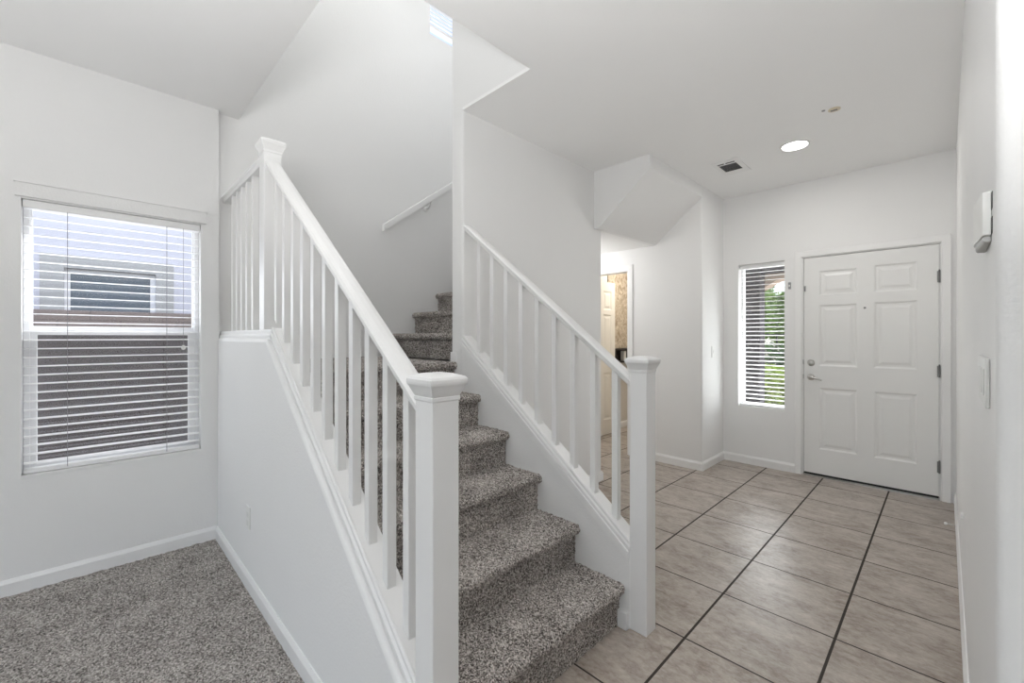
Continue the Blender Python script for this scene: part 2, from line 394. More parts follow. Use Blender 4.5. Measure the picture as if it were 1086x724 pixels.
# baseboards: profile height .085
def baseboard(name, pts):
    """pts: list of (x,y) along the wall foot; board grows to the left of travel"""
    mb = MB(); t = .012
    prof = [(0, 0), (t, 0), (t, .066), (t*.55, .078), (t*.35, .085), (0, .085)]
    N = []
    for i, p in enumerate(pts):
        ds = []
        if i > 0: ds.append((Vector(pts[i])-Vector(pts[i-1])).normalized())
        if i < len(pts)-1: ds.append((Vector(pts[i+1])-Vector(pts[i])).normalized())
        ns = [Vector((-d.y, d.x)) for d in ds]
        n = (ns[0]+ns[-1]); n = n/n.dot(ns[0]) if len(ns) > 1 else ns[0]
        N.append(n)
    for p, n in zip(pts, N): mb.v += [(p[0]+n.x*a, p[1]+n.y*a, z) for a, z in prof]
    k = len(prof)
    for i in range(len(pts)-1):
        for j in range(k):
            a = i*k+j; b = i*k+(j+1) % k; mb.f.append((a, b, b+k, a+k))
    mb.f.append(tuple(range(k))); e = (len(pts)-1)*k; mb.f.append(tuple(range(e+k-1, e-1, -1)))
    return S(mb.build(name, 'trim'))
baseboard('baseboard_left', [(XW, .585), (XW, -3.5)])
baseboard('baseboard_stair', [(-1.0, .585), (XW, .585)])
baseboard('baseboard_hall', [(-1.665, YD), (-1.665, 4.24), (-2.40, 4.24)][::1][::-1][::-1])
baseboard('baseboard_front', [(-1.012, YD), (-1.665, YD)])
baseboard('baseboard_right', [(XR, 1.10), (XR, YD)])
baseboard('baseboard_middle', [(-3.0, 3.318), (XM, 3.318), (XM, 1.81)][::-1][::-1])
baseboard('baseboard_bathroom', [(-3.29, 6.2), (-3.29, 4.4)])

# low wall under the left railing (plaster with soft edges)
wl = [(XW, -.02), (-.955, -.02), (-.955, zo(.362, -.955)), (-2.225, zo(.362, -2.225)), (XW, 1.300)]
S(MB().prism(wl, 1, .585, .70).build('wall_stair_left', 'wall', bevel=(.022, 4)))
# low wall under the right railing
wr = [(XM, -.02), (-.990, -.02), (-.990, zo(.36, -.990)), (XM, zo(.36, XM))]
S(MB().prism(wr, 1, 1.715, 1.80).build('wall_stair_right', 'wall'))

# ------------------------------------------------------------------ staircase
stair = thing('staircase', (-1.04, 1.2, 0), 'grey speckled carpeted staircase climbing from the tile floor to a landing', 'staircase')
def step_profile(z, run, first_drop):
    """(forward, height) polyline: riser foot up to nose and back over the tread; forward = toward the climber"""
    P = []; zr = z-first_drop
    n = 14
    for i in range(n+1): P.append((-.030, zr+(z-.048-zr)*i/n))
    for i in range(1, 11):
        a = math.radians(-90+180*i/10); P.append((-.022+.022*math.cos(a), z-.024+.024*math.sin(a)))
    P.append((-.036, z-.002))
    m = max(2, int((run)/.012))
    for i in range(1, m+1): P.append((-.036-(run+.01-.0)*i/m, z))
    return P
def step(i, nose, z, run, w0, w1, axis, drop=.19):
    """axis 'x': climbing toward -x, width in y; axis 'y': climbing toward +y, width in x"""
    prof = step_profile(z, run, drop); nw = int((w1-w0)/.011); mb = MB(); n = len(prof); j = .0032
    for a in range(nw+1):
        wv = w0+(w1-w0)*a/nw
        for (fwd, h) in prof:
            jj = (random.uniform(-j, j), random.uniform(-j, j), random.uniform(-j, j))
            if axis == 'x': mb.v.append((nose+fwd+jj[0], wv+(jj[1] if 0 < a < nw else 0), h+jj[2]))
            else: mb.v.append((wv+(jj[1] if 0 < a < nw else 0), nose-fwd+jj[0], h+jj[2]))
    for a in range(nw):
        for k in range(n-1):
            q = (a*n+k, (a+1)*n+k, (a+1)*n+k+1, a*n+k+1)
            mb.f.append(q if axis == 'y' else q[::-1])
    # closed underside so that the step is solid
    b = len(mb.v)
    s0, s1 = prof[0], (prof[-1][0], prof[0][1])
    for wv in (w0, w1):
        for fwd, h in (s0, s1):
            mb.v.append((nose+fwd, wv, h) if axis == 'x' else (wv, nose-fwd, h))
    mb.f += [(b, b+1, b+3, b+2), (b+1, n-1, nw*n+n-1, b+3), tuple([b]+list(range(0, n))+[b+1]), tuple([b+2]+list(range(nw*n, nw*n+n))+[b+3])]
    return mb.build('carpeted_step', 'carpet', parent=stair, fix=False)
for k in range(1, 6):
    step(k, -1.012-.2488*(k-1), .19*k, .2488, .701, 1.714, 'x')
step(6, -1.012-.2488*5, 1.14, 1.05, .701, 1.719, 'x')
step(7, 1.805, 1.33, .25, -3.358, -2.312, 'y')
for k in range(8, 13):
    step(k, 1.805+.25*(k-7), .19*k, .25, -3.358, -2.312, 'y')
# skirting blocks beside the steps
S(MB().box((-2.312, 1.706, 1.14), (-2.262, 1.719, 1.205)).build('baseboard_landing', 'trim'))
S(MB().box((-1.040, 1.690, 0), (-.992, 1.7145, .078)).build('baseboard_step', 'trim', bevel=(.004, 2)))

# ------------------------------------------------------------------ railings
CAP = [(.041, -.05), (.0435, -.046), (.0435, -.038), (.0415, -.037), (.046, -.028), (.053, -.012), (.0565, -.006), (.0575, 0), (.0575, .008), (.053, .014), (.030, .022)]
def newel(cx, cy, z0, zc, parent, name='newel_post'):
    o = MB().rings(cx, cy, [(.041, z0), (.041, zc-.04)]).build(name, 'rail', parent=parent, bevel=(.002, 1))
    MB().rings(cx, cy, [(h, zc+z) for h, z in CAP]).build('post_cap', 'rail', parent=o)
    return o
BOARD = lambda y0, y1: [(y0-.012, 0), (y1+.006, 0), (y1+.006, .012), (y1, .018), (y1, .040), (y0+.006, .040), (y0+.002, .046), (y0-.002, .046), (y0-.006, .040), (y0-.006, .026), (y0-.012, .018)]
RAIL = lambda c: [(c-.024, 0), (c+.024, 0), (c+.027, .010), (c+.026, .016), (c+.035, .024), (c+.035, .033), (c+.027, .042), (c+.01, .047), (c-.01, .047), (c-.027, .042), (c-.035, .033), (c-.035, .024), (c-.026, .016), (c-.027, .010)]

LR = thing('stair_railing', (-.94, .65, 0), 'white wooden stair railing on the low wall left of the steps, with two square posts', 'railing')
newel(-.941, .651, 0, 1.188, LR)
newel(-2.401, .651, 1.30, 2.272, LR)
MB().ramp([(-2.362, zo(1.10, -2.362)), (-.980, zo(1.10, -.980))], RAIL(.650)).build('handrail', 'rail', parent=LR)
MB().ramp([(XF+.001, 2.190), (-2.440, 2.190)], RAIL(.650)).build('landing_handrail', 'rail', parent=LR)
MB().ramp([(-2.225, zo(.370, -2.225)), (-.980, zo(.370, -.980))], BOARD(.612, .690)).build('base_rail', 'rail', parent=LR)
MB().ramp([(XF+.02, 1.295), (-2.23, 1.295), (-2.20, 1.285)], BOARD(.612, .690)).build('landing_base_rail', 'rail', parent=LR)
def balusters(parent, xs, y0, deck, rail, flat=False):
    w = .031; x0 = xs[0]; z = (lambda off, x: off) if flat else zo
    c = []
    for x in (x0-w, x0):
        c += [(x, y0, z(deck, x)-.004), (x, y0+w, z(deck, x)-.004), (x, y0+w, z(rail, x)+.004), (x, y0, z(rail, x)+.004)]
    mb = MB().add(c, [(0,1,2,3), (7,6,5,4), (0,4,5,1), (1,5,6,2), (2,6,7,3), (3,7,4,0)])
    o = mb.build('baluster', 'rail', parent=parent, bevel=(.0015, 1))
    for x in xs[1:]:
        d = o.copy(); C.objects.link(d); d.location = (x-x0, 0, 0 if flat else -SL*(x-x0))
balusters(LR, [-2.256+.1199*k for k in range(11)], .635, .410, 1.10)
balusters(LR, [-3.14, -3.026, -2.913, -2.795, -2.67], .635, 1.335, 2.190, True)

RR = thing('stair_railing', (-.95, 1.76, 0), 'white wooden stair railing on the low wall beside the tiled entry, one square post', 'railing')
newel(-.951, 1.759, 0, 1.196, RR)
MB().ramp([(XM+.002, zo(1.078, XM)), (-.990, zo(1.078, -.990))], RAIL(1.762)).build('handrail', 'rail', parent=RR)
MB().ramp([(XM+.002, zo(.355, XM)), (-.990, zo(.355, -.990))], BOARD(1.722, 1.796)).build('base_rail', 'rail', parent=RR)
MB().ramp([(XM+.002, zo(.305, XM)), (-.993, zo(.305, -.993))], [(1.7149, 0), (1.706, .004), (1.706, .045), (1.7149, .050)]).build('side_moulding', 'rail', parent=RR)
balusters(RR, [-2.055+.123*k for k in range(9)], 1.745, .395, 1.080)

HR = thing('wall_handrail', (XF+.06, 1.9, 2.3), 'white wall-mounted handrail on a bracket above the upper carpeted steps', 'handrail')
def hr():
    y0, z0, y1, z1 = 1.735, 2.215, 3.3, 3.39; prof = [(-.022, -.028), (.022, -.028), (.022, .022), (.012, .03), (-.012, .03), (-.022, .022)]
    mb = MB(); k = len(prof); x = XF+.075
    for (y, z) in ((y0, z0), (y1, z1)): mb.v += [(x+a, y, z+b) for a, b in prof]
    for j in range(k): mb.f.append((j, (j+1) % k, (j+1) % k+k, j+k))
    mb.f += [tuple(range(k)), tuple(range(2*k-1, k-1, -1))]
    mb.build('rail', 'rail', parent=HR)
    for y in (2.20, 3.0):
        z = z0+(z1-z0)*(y-y0)/(y1-y0)
        b = MB().lathe((XF+.001, y, z-.085), [(.026, 0), (.026, .006), (.012, .012)], 'x', 16).tube([(XF+.01, y, z-.085), (XF+.055, y, z-.082), (XF+.072, y, z-.06), (XF+.075, y, z-.03)], .007, 8).build('bracket', 'trim', parent=HR, smooth=True)
hr()

# ------------------------------------------------------------------ left window
W1 = thing('window_1', (-3.40, .12, WIN[2]), kind='structure')
def rect_frame(mb, axis, c0, c1, u0, u1, v0, v1, t):
    tl, tr, tb, tt = t
    return mb.slab(axis, c0, c1, [u0, u0+tl, u1-tr, u1], [v0, v0+tb, v1-tt, v1], lambda u, v: u0+tl < u < u1-tr and v0+tb < v < v1-tt)
fm = rect_frame(MB(), 0, -3.455, -3.385, WIN[0]+.001, WIN[1]-.001, WIN[2]+.001, WIN[3]-.001, (.024, .022, .02, .02)).build('window_frame', 'vinyl', parent=W1, bevel=(.002, 1))
rect_frame(MB(), 0, -3.445, -3.415, WIN[0]+.02, WIN[1]-.02, 1.318, WIN[3]-.02, (.012, .010, .045, .012)).build('upper_sash', 'vinyl', parent=W1, bevel=(.002, 1))
rect_frame(MB(), 0, -3.415, -3.390, WIN[0]+.02, WIN[1]-.02, WIN[2]+.012, 1.345, (.030, .034, .035, .030)).build('lower_sash', 'vinyl', parent=W1, bevel=(.002, 1))
MB().box((-3.432, WIN[0]+.03, 1.36), (-3.428, WIN[1]-.03, 1.99)).build('glass', 'glass', parent=W1)
MB().box((-3.404, WIN[0]+.04, .62), (-3.400, WIN[1]-.04, 1.32)).build('glass', 'glass', parent=W1)
MB().box((-3.452, WIN[0]+.024, .60), (-3.451, WIN[1]-.024, 1.33)).build('insect_screen', 'screen', parent=W1)
MB().box((-3.385, WIN[0]+.001, WIN[2]+.0005), (-3.306, WIN[1]-.001, WIN[2]+.012)).build('window_sill', 'trim', parent=W1)

BL = thing('window_blind', (-3.345, .12, .60), 'white horizontal blind hanging in the large window over the grey carpet', 'blind')
def slats(x, y0, y1, z0, z1, pitch, w, parent, tilt=0.0, axis='y'):
    mb = MB(); z = z0
    while z < z1:
        for sgn in (0,):
            dz = tilt*w/2; h = w/2; t = .0014; c = .0022
            pts = [(-h, -dz), (-h*.4, -dz*.4+c), (h*.4, dz*.4+c), (h, dz), (h*.4, dz*.4+c+2*t), (-h*.4, -dz*.4+c+2*t)]
            if axis == 'y': mb.prism([(x+a, z+b) for a, b in pts], 1, y0, y1)
            else: mb.prism([(x+a, z+b) for a, b in pts], 0, y0, y1)
        z += pitch
    return mb.build('slats', 'blind', parent=parent)
slats(-3.345, WIN[0]+.006, WIN[1]-.006, .648, 1.965, .0456, .046, BL, tilt=-.04)
MB().box((-3.372, WIN[0]+.004, 1.972), (-3.318, WIN[1]-.004, 2.012)).build('headrail', 'blind', parent=BL, bevel=(.002, 1))
MB().box((-3.368, WIN[0]+.006, .600), (-3.322, WIN[1]-.006, .622)).build('bottom_rail', 'blind', parent=BL, bevel=(.003, 2))
MB().box((-3.308, -.272, 2.022), (-3.296, .526, 2.098)).box((-3.309, -.275, 2.092), (-3.290, .529, 2.100)).build('valance', 'wall', parent=BL)
for y in (-.087, .331):
    MB().tube([(-3.3195, y, .61), (-3.3195, y, 1.975)], .0013, 6).build('ladder_cord', 'cord', parent=BL)
pc = MB().tube([(-3.316, .411, 1.25), (-3.316, .411, 1.975)], .0009, 6).build('pull_cord', 'cord', parent=BL)
MB().lathe((-3.316, .411, 1.225), [(.003, 0), (.010, .004), (.011, .014), (.006, .026), (.002, .03)], seg=14).build('tassel', 'plastic', parent=pc, smooth=True)

# ------------------------------------------------------------------ sidelight window
W2 = thing('window_2', (-1.31, 4.93, SD[2]), kind='structure')
rect_frame(MB(), 1, 4.915, 4.975, SD[0]+.001, SD[1]-.001, SD[2]+.001, SD[3]-.001, (.022, .022, .022, .022)).build('window_frame', 'vinyl', parent=W2, bevel=(.002, 1))
MB().box((SD[0]+.02, 4.945, SD[2]+.02), (SD[1]-.02, 4.949, SD[3]-.02)).build('glass', 'glass', parent=W2)
BS = thing('window_blind', (-1.31, 4.87, .60), 'white horizontal blind in the narrow window beside the front door', 'blind')
slats(4.872, SD[0]+.008, SD[1]-.008, .625, 2.0, .0432, .042, BS, tilt=.10, axis='x')
MB().box((SD[0]+.005, 4.85, 2.008), (SD[1]-.005, 4.895, 2.050)).build('headrail', 'blind', parent=BS, bevel=(.002, 1))
MB().box((SD[0]+.008, 4.852, .594), (SD[1]-.008, 4.892, .610)).build('bottom_rail', 'blind', parent=BS)
MB().tube([(-1.47, 4.846, 1.05), (-1.47, 4.846, 2.01)], .0012, 6).build('pull_cord', 'blind', parent=BS)

# ------------------------------------------------------------------ upstairs window
W3 = thing('window_3', (-3.44, 2.72, UW[2]), kind='structure')
rect_frame(MB(), 0, -3.50, -3.45, UW[0]+.001, UW[1]-.001, UW[2]+.001, UW[3]-.001, (.03, .03, .03, .03)).build('window_frame', 'vinyl', parent=W3)
MB().box((-3.48, UW[0]+.03, UW[2]+.03), (-3.476, UW[1]-.03, UW[3]-.03)).build('glass', 'glass', parent=W3)
BU = thing('window_blind', (-3.40, 2.72, 4.2), 'white horizontal blind high up in the stairwell window near the ceiling', 'blind')
slats(-3.40, UW[0]+.006, UW[1]-.006, 4.235, 4.99, .036, .040, BU, tilt=-.25)
MB().box((-3.43, UW[0]+.004, 5.0), (-3.37, UW[1]-.004, 5.045)).build('headrail', 'blind', parent=BU)
MB().box((-3.43, UW[0]+.006, 4.20), (-3.37, UW[1]-.006, 4.222)).build('bottom_rail', 'blind', parent=BU)

# unseen window added behind the camera to let in frontal sky light
W4 = thing('added_back_window', (-.9, -3.55, .15), kind='structure')
rect_frame(MB(), 1, -3.58, -3.52, -2.8, 1.0, .15, 2.3, (.05, .05, .05, .05)).box((-.93, -3.58, .2), (-.87, -3.52, 2.25)).build('window_frame', 'vinyl', parent=W4)

# ------------------------------------------------------------------ doors
def panel_door(x0, x1, z0, z1, panels, thick, xf, name, m, parent):
    """door in local (u across, v up, d depth toward the back); xf maps (u,v,d) to world"""
    us = sorted({x0, x1, *[p[0] for p in panels], *[p[2] for p in panels]}); vs = sorted({z0, z1, *[p[1] for p in panels], *[p[3] for p in panels]})
    inside = lambda u, v: any(p[0] < u < p[2] and p[1] < v < p[3] for p in panels)
    mb = MB()
    for side in (0, 1):
        D = (lambda d: d) if side == 0 else (lambda d: thick-d)
        for i in range(len(us)-1):
            for j in range(len(vs)-1):
                if not inside((us[i]+us[i+1])/2, (vs[j]+vs[j+1])/2):
                    mb.add([xf(us[i], vs[j], D(0)), xf(us[i+1], vs[j], D(0)), xf(us[i+1], vs[j+1], D(0)), xf(us[i], vs[j+1], D(0))], [(0, 1, 2, 3)])
        for a, b, c, d in panels:
            R = [(0, 0), (.007, .004), (.014, .009), (.030, .009), (.052, .002), (.054, .002)]
            vv = []
            for ins, dp in R: vv += [xf(a+ins, b+ins, D(dp)), xf(c-ins, b+ins, D(dp)), xf(c-ins, d-ins, D(dp)), xf(a+ins, d-ins, D(dp))]
            fs = []
            for q in range(len(R)-1):
                for k in range(4): fs.append((4*q+k, 4*q+(k+1) % 4, 4*q+4+(k+1) % 4, 4*q+4+k))
            fs.append(tuple(4*(len(R)-1)+k for k in range(4)))
            mb.add(vv, fs)
    e = [xf(x0, z0, 0), xf(x1, z0, 0), xf(x1, z1, 0), xf(x0, z1, 0), xf(x0, z0, thick), xf(x1, z0, thick), xf(x1, z1, thick), xf(x0, z1, thick)]
    mb.add(e, [(0, 1, 5, 4), (1, 2, 6, 5), (2, 3, 7, 6), (3, 0, 4, 7)])
    import bmesh
    o = mb.build(name, m, parent=parent, fix=False)
    bm = bmesh.new(); bm.from_mesh(o.data); bmesh.ops.remove_doubles(bm, verts=bm.verts, dist=.0003); bmesh.ops.recalc_face_normals(bm, faces=bm.faces); bm.to_mesh(o.data); bm.free()
    return o
D1 = thing('door_1', (-.49, YD, 0), kind='structure')
pan = [(-.822, 1.690, -.546, 1.916), (-.822, 1.036, -.546, 1.600), (-.822, .262, -.546, .832),
       (-.432, 1.690, -.160, 1.924), (-.432, 1.036, -.160, 1.604), (-.432, .262, -.160, .832)]
slab = panel_door(-.9435, -.0345, .032, 2.046, pan, .044, lambda u, v, d: (u, YD+.006+d, v), 'door_panel', 'door', D1)
MB().box((-.966, YD+.001, 0), (-.9475, YD+.12, 2.068)).box((-.0305, YD+.001, 0), (-.012, YD+.12, 2.068)).box((-.9475, YD+.001, 2.050), (-.0305, YD+.12, 2.068)).box((-.9475, YD+.056, 0), (-.93, YD+.07, 2.05)).box((-.048, YD+.056, 0), (-.0305, YD+.07, 2.05)).box((-.93, YD+.056, 2.03), (-.048, YD+.07, 2.05)).build('door_jamb', 'trim', parent=D1)
def casing(x0, x1, zt, w, y, parent, name='door_casing', sgn=-1):
    t = .016
    MB().prism([(x0-w, 0), (x0, 0), (x0, zt), (x1, zt), (x1, 0), (x1+w, 0), (x1+w, zt+w), (x0-w, zt+w)], 1, y+sgn*t, y).build(name, 'trim', parent=parent, bevel=(.005, 2))
casing(-.957, -.021, 2.059, .056, YD, D1)
MB().box((-.9475, YD-.004, 0), (-.0305, YD+.12, .014)).build('threshold', 'metal', parent=D1)
MB().box((-.942, YD+.012, .014), (-.036, YD+.045, .034)).build('door_sweep', 'dark', parent=D1)
for z in (1.786, 1.029, .265):
    MB().tube([(-.0325, YD-.003, z-.048), (-.0325, YD-.003, z+.048)], .0065, 10).box((-.046, YD+.001, z-.045), (-.036, YD+.0062, z+.045)).lathe((-.0325, YD-.003, z+.048), [(.004, 0), (.006, .003), (.002, .008)], seg=10).build('hinge', 'hinge', parent=D1, smooth=True)
MB().lathe((-.886, YD+.0055, 1.062), [(.030, 0), (.030, -.006), (.024, -.014), (.012, -.016)], 'y', 24).box((-.890, YD-.028, 1.046), (-.882, YD-.010, 1.078)).build('deadbolt', 'metal', parent=D1, smooth=True)
lv = MB().lathe((-.886, YD+.0055, .928), [(.031, 0), (.031, -.006), (.024, -.013), (.013, -.016), (.012, -.045), (.004, -.048)], 'y', 24).tube([(-.886, YD-.040, .928), (-.86, YD-.043, .925), (-.82, YD-.042, .914), (-.795, YD-.040, .905)], [.010, .009, .0075, .006], 10).build('lever_handle', 'metal', parent=D1, smooth=True)
MB().lathe((-.494, YD+.0055, 1.559), [(.009, 0), (.009, -.004), (.005, -.005)], 'y', 16).build('peephole', 'hinge', parent=D1, smooth=True)
for z in (1.067, .930): MB().box((-.9475, YD-.0005, z-.022), (-.944, YD+.012, z+.022)).build('strike_plate', 'hinge', parent=D1)
MB().box((-.940, YD-.004, 1.735), (-.926, YD+.006, 1.785)).build('door_bolt', 'greyplastic', parent=D1, bevel=(.002, 1))

D2 = thing('door_2', (-2.8, 4.24, 0), kind='structure')
MB().box((BD[0], 4.235, 0), (BD[0]+.018, 4.365, BD[2])).box((BD[1]-.018, 4.235, 0), (BD[1], 4.365, BD[2])).box((BD[0], 4.235, BD[2]-.018), (BD[1], 4.365, BD[2])).build('door_jamb', 'trim', parent=D2)
casing(BD[0]+.006, BD[1]-.006, BD[2]-.006, .057, 4.24, D2)
casing(BD[0]+.006, BD[1]-.006, BD[2]-.006, .057, 4.36, D2, sgn=1)
pl_ = [(4.48, 1.66, 4.70, 1.91), (4.48, .98, 4.70, 1.60), (4.48, .21, 4.70, .83), (4.80, 1.66, 4.99, 1.91), (4.80, .98, 4.99, 1.60), (4.80, .21, 4.99, .83)]
panel_door(4.37, 5.075, .015, 2.03, pl_, .035, lambda u, v, d: (-3.150-d, u, v), 'door_panel', 'bathdoor', D2)
MB().lathe((-3.150, 5.01, .95), [(.028, 0), (.028, .006), (.012, .012), (.012, .03), (.026, .045), (.026, .058), (.012, .066)], 'x', 20).build('door_knob', 'metal', parent=D2, smooth=True)

# bathroom things seen through the doorway
tag(MB().box((-3.29, 5.10, 1.145), (-3.272, 6.0, 2.30)).build('wall_panel', 'mottled', origin=(-3.281, 5.5, 1.145), bevel=(.003, 1)), 'mottled tan wall panel seen through the bathroom doorway', 'wall panel')
cab = thing('wall_shelf', (-3.20, 5.6, .93), 'black box shelf under the mottled tan panel in the bathroom', 'shelf')
rect_frame(MB(), 0, -3.289, -3.17, 5.12, 5.95, .945, 1.14, (.018, .018, .018, .018)).build('shelf_box', 'darkwood', parent=cab, bevel=(.002, 1))
MB().box((-3.289, 5.138, .963), (-3.280, 5.932, 1.122)).build('back_panel', 'darkwood', parent=cab)
tag(MB().box((-3.262, 5.40, .9635), (-3.205, 5.46, 1.105)).build('white_box', 'plastic', origin=(-3.23, 5.43, .9635), bevel=(.006, 2)), 'small upright white box standing in the black bathroom shelf', 'box')

# ------------------------------------------------------------------ ceiling fittings
V = thing('ceiling_vent', (-1.3, 3.94, CH), 'square white ceiling air vent with dark slots near the front door', 'vent')
vx0, vx1, vy0, vy1 = -1.405, -1.192, 3.760, 4.122
vf = MB().slab(2, CH-.007, CH-.0005, [vx0, vx0+.034, -1.318, -1.309, vx1-.042, vx1], [vy0, 3.812, 3.842, 3.856, 4.034, vy1],
          lambda x, y: vx0+.034 < x < vx1-.042 and ((3.812 < y < 3.842 and not -1.318 < x < -1.309) or 3.856 < y < 4.034))
vf.build('vent_frame', 'trim', parent=V, bevel=(.0015, 1))
MB().box((vx0+.03, 3.80, CH-.003), (vx1-.038, 4.04, CH-.0006)).build('duct_shade_sheet', 'dark', parent=V)  # black sheet below the closed ceiling, painting the shade inside the duct
fl_ = MB()
for k in range(9): fl_.add([(-1.368, 3.862+.02*k, CH-.0045), (-1.237, 3.862+.02*k, CH-.0045), (-1.237, 3.868+.02*k, CH-.0035), (-1.368, 3.868+.02*k, CH-.0035)], [(0, 1, 2, 3)])
fl_.build('louvers', 'greyplastic', parent=V)
L = thing('recessed_light', (-.812, 3.852, CH), 'round glowing recessed ceiling light in front of the entry door', 'light')
MB().lathe((-.812, 3.852, CH-.0005), [(.098, 0), (.097, -.004), (.090, -.007), (.084, -.005), (.084, -.0015)], seg=40).build('trim_ring', 'trim', parent=L, smooth=True)
MB().lathe((-.812, 3.852, CH-.0045), [(.083, 0), (.083, -.0015), (.06, -.004), (.01, -.005)], seg=40).build('lens', 'lamp', parent=L, smooth=True)
light('recessed_light_glow', 'AREA', (-.812, 3.852, CH-.02), 5.5, size=(.15, .15), color=(1, .98, .95), shape='DISK')
Dt = thing('detector_mount', (-.503, 3.42, CH), 'small tan round mounting plate left on the ceiling, its detector missing', 'mounting plate')
MB().lathe((-.503, 3.42, CH-.0005), [(.033, 0), (.033, -.004), (.028, -.006)], seg=28).build('plate', 'tan', parent=Dt, smooth=True)
MB().box((-.523, 3.412, CH-.0075), (-.487, 3.430, CH-.006)).build('connector', 'hinge', parent=Dt)
MB().lathe((-.556, 3.392, CH-.0003), [(.010, 0), (.010, -.003)], seg=14).build('screw_anchor', 'greyplastic', parent=Dt)

# ------------------------------------------------------------------ wall fittings
TS = thing('chime_box', (XR, 1.25, 1.46), 'white plastic wall box with a grey vented underside, high on the right wall', 'wall box')
MB().prism([(XR-.0005, 1.174), (.0480, 1.176), (.0405, 1.285), (.0420, 1.325), (XR-.0005, 1.335)], 2, 1.492, 1.572).build('cover', 'plastic', parent=TS, bevel=(.0015, 2))
MB().prism([(XR-.0005, 1.180), (.0495, 1.182), (.0430, 1.28), (.0450, 1.32), (XR-.0005, 1.330)], 2, 1.480, 1.492).build('vent_grille', 'grille', parent=TS, bevel=(.002, 1))
MB().box((.0590, 1.152, 1.492), (.0597, 1.25, 1.522)).box((.0590, 1.152, 1.537), (.0597, 1.25, 1.567)).build('gap_shade_strips', 'dark', parent=TS)  # dark strips painting the shade in the gap at the backplate
SW = thing('light_switch', (XR, 1.34, 1.21), 'wide white light switch plate low on the right wall', 'light switch')
MB().box((XR-.0065, 1.215, 1.168), (XR-.0003, 1.44, 1.264)).build('plate', 'plate', parent=SW, bevel=(.002, 2))
for y in (1.245, 1.31, 1.375): MB().box((XR-.008, y, 1.19), (XR-.0065, y+.035, 1.242)).build('rocker', 'plate', parent=SW, bevel=(.001, 1))
OT = thing('wall_outlet', (-2.535, .585, .37), 'white electrical outlet low on the plaster stair wall', 'outlet')
MB().box((-2.570, .5795, .315), (-2.50, .5848, .428)).build('plate', 'plastic', parent=OT, bevel=(.002, 2))
for z in (.343, .388): MB().box((-2.552, .578, z-.014), (-2.518, .5796, z+.014)).build('socket', 'plate', parent=OT, bevel=(.001, 1))
SE = thing('light_switch', (-1.665, 4.52, 1.15), 'small white light switch on the narrow wall left of the sidelight', 'light switch')
MB().box((-1.6648, 4.485, 1.095), (-1.6595, 4.555, 1.21)).build('plate', 'plastic', parent=SE, bevel=(.002, 2))
MB().box((-1.6596, 4.513, 1.135), (-1.6565, 4.527, 1.17)).build('toggle', 'plastic', parent=SE)
DC = thing('alarm_sensor', (-1.057, YD, 1.80), 'small grey alarm sensor on the wall between sidelight and front door', 'sensor')
MB().box((-1.068, YD-.014, 1.765), (-1.046, YD-.0003, 1.832)).build('housing', 'greyplastic', parent=DC, bevel=(.003, 2))
MB().box((-1.062, YD-.0155, 1.790), (-1.052, YD-.0139, 1.806)).build('cover_window', 'plastic', parent=DC)
DS = thing('door_stop', (XR-.012, 4.10, .05), 'spring door stop with white tip on the right baseboard', 'door stop')
MB().lathe((XR-.0125, 4.10, .05), [(.012, 0), (.010, -.004), (.006, -.006)], 'x', 14).build('base', 'metal', parent=DS, smooth=True)
sp = [(XR-.018-.0011*i*.5, 4.10+.0055*math.cos(i*.9), .05+.0055*math.sin(i*.9)) for i in range(60)]
MB().tube(sp, .0011, 5).build('spring', 'metal', parent=DS, smooth=True)
MB().lathe((.010, 4.10, .05), [(.007, 0), (.009, -.004), (.009, -.012), (.005, -.016)], 'x', 14).build('tip', 'trim', parent=DS, smooth=True)
tag(MB().box((XR-.010, 2.87, .462), (XR-.0003, 2.90, .485)).build('wall_clip', 'trim', origin=(XR, 2.885, .47), bevel=(.003, 2)), 'tiny white clip stuck on the right wall above the baseboard', 'clip')

# ------------------------------------------------------------------ outside
S(MB().box((-60, -40, -.35), (-3.52, 60, -.15)).box((-3.52, 6.3, -.35), (60, 60, -.15)).build('ground', 'gravel'))
S(MB().box((-2.2, 4.99, -.15), (3.0, 8.0, -.05)).build('porch_floor', 'concrete'))
tag(MB().box((-30, 16.4, -.15), (30, 18.6, -.12)).build('sidewalk', 'concrete', origin=(0, 17.5, -.15)), 'pale concrete sidewalk beyond the bushes outside the sidelight', 'sidewalk')
FN = thing('block_fence', (-5.3, .2, -.15), 'grey brown block fence standing outside the large left window', 'fence')
MB().box((-5.46, -6, -.15), (-5.30, 6, 1.50)).build('block_wall', 'block', parent=FN)
MB().box((-5.48, -6, 1.50), (-5.28, 6, 1.535)).build('fence_cap', 'block', parent=FN, bevel=(.006, 1))
NH = thing('neighbour_house', (-7.5, .2, -.15), 'pale lilac stucco neighbouring house behind the block fence', 'house')
MB().slab(0, -10.5, -7.5, [-9, -.225, .629, 9], [-.15, 1.45, 2.145, 5.6], lambda y, z: -.225 < y < .629 and 1.45 < z < 2.145).build('wall', 'stucco', parent=NH)
rect_frame(MB(), 0, -7.53, -7.47, -.425, .82, 1.25, 2.30, (.20, .19, .20, .155)).build('window_surround', 'stuccotrim', parent=NH)
nw = rect_frame(MB(), 0, -7.58, -7.545, -.224, .628, 1.46, 2.14, (.05, .05, .05, .045)).build('window', 'vinyl', parent=NH)
MB().box((-7.575, -.18, 1.5), (-7.565, .59, 2.10)).build('pane', 'nglass', parent=nw)
MB().box((-10.6, -9.4, 5.5), (-7.0, 9.4, 5.65)).build('roof', 'tanstucco', parent=NH)
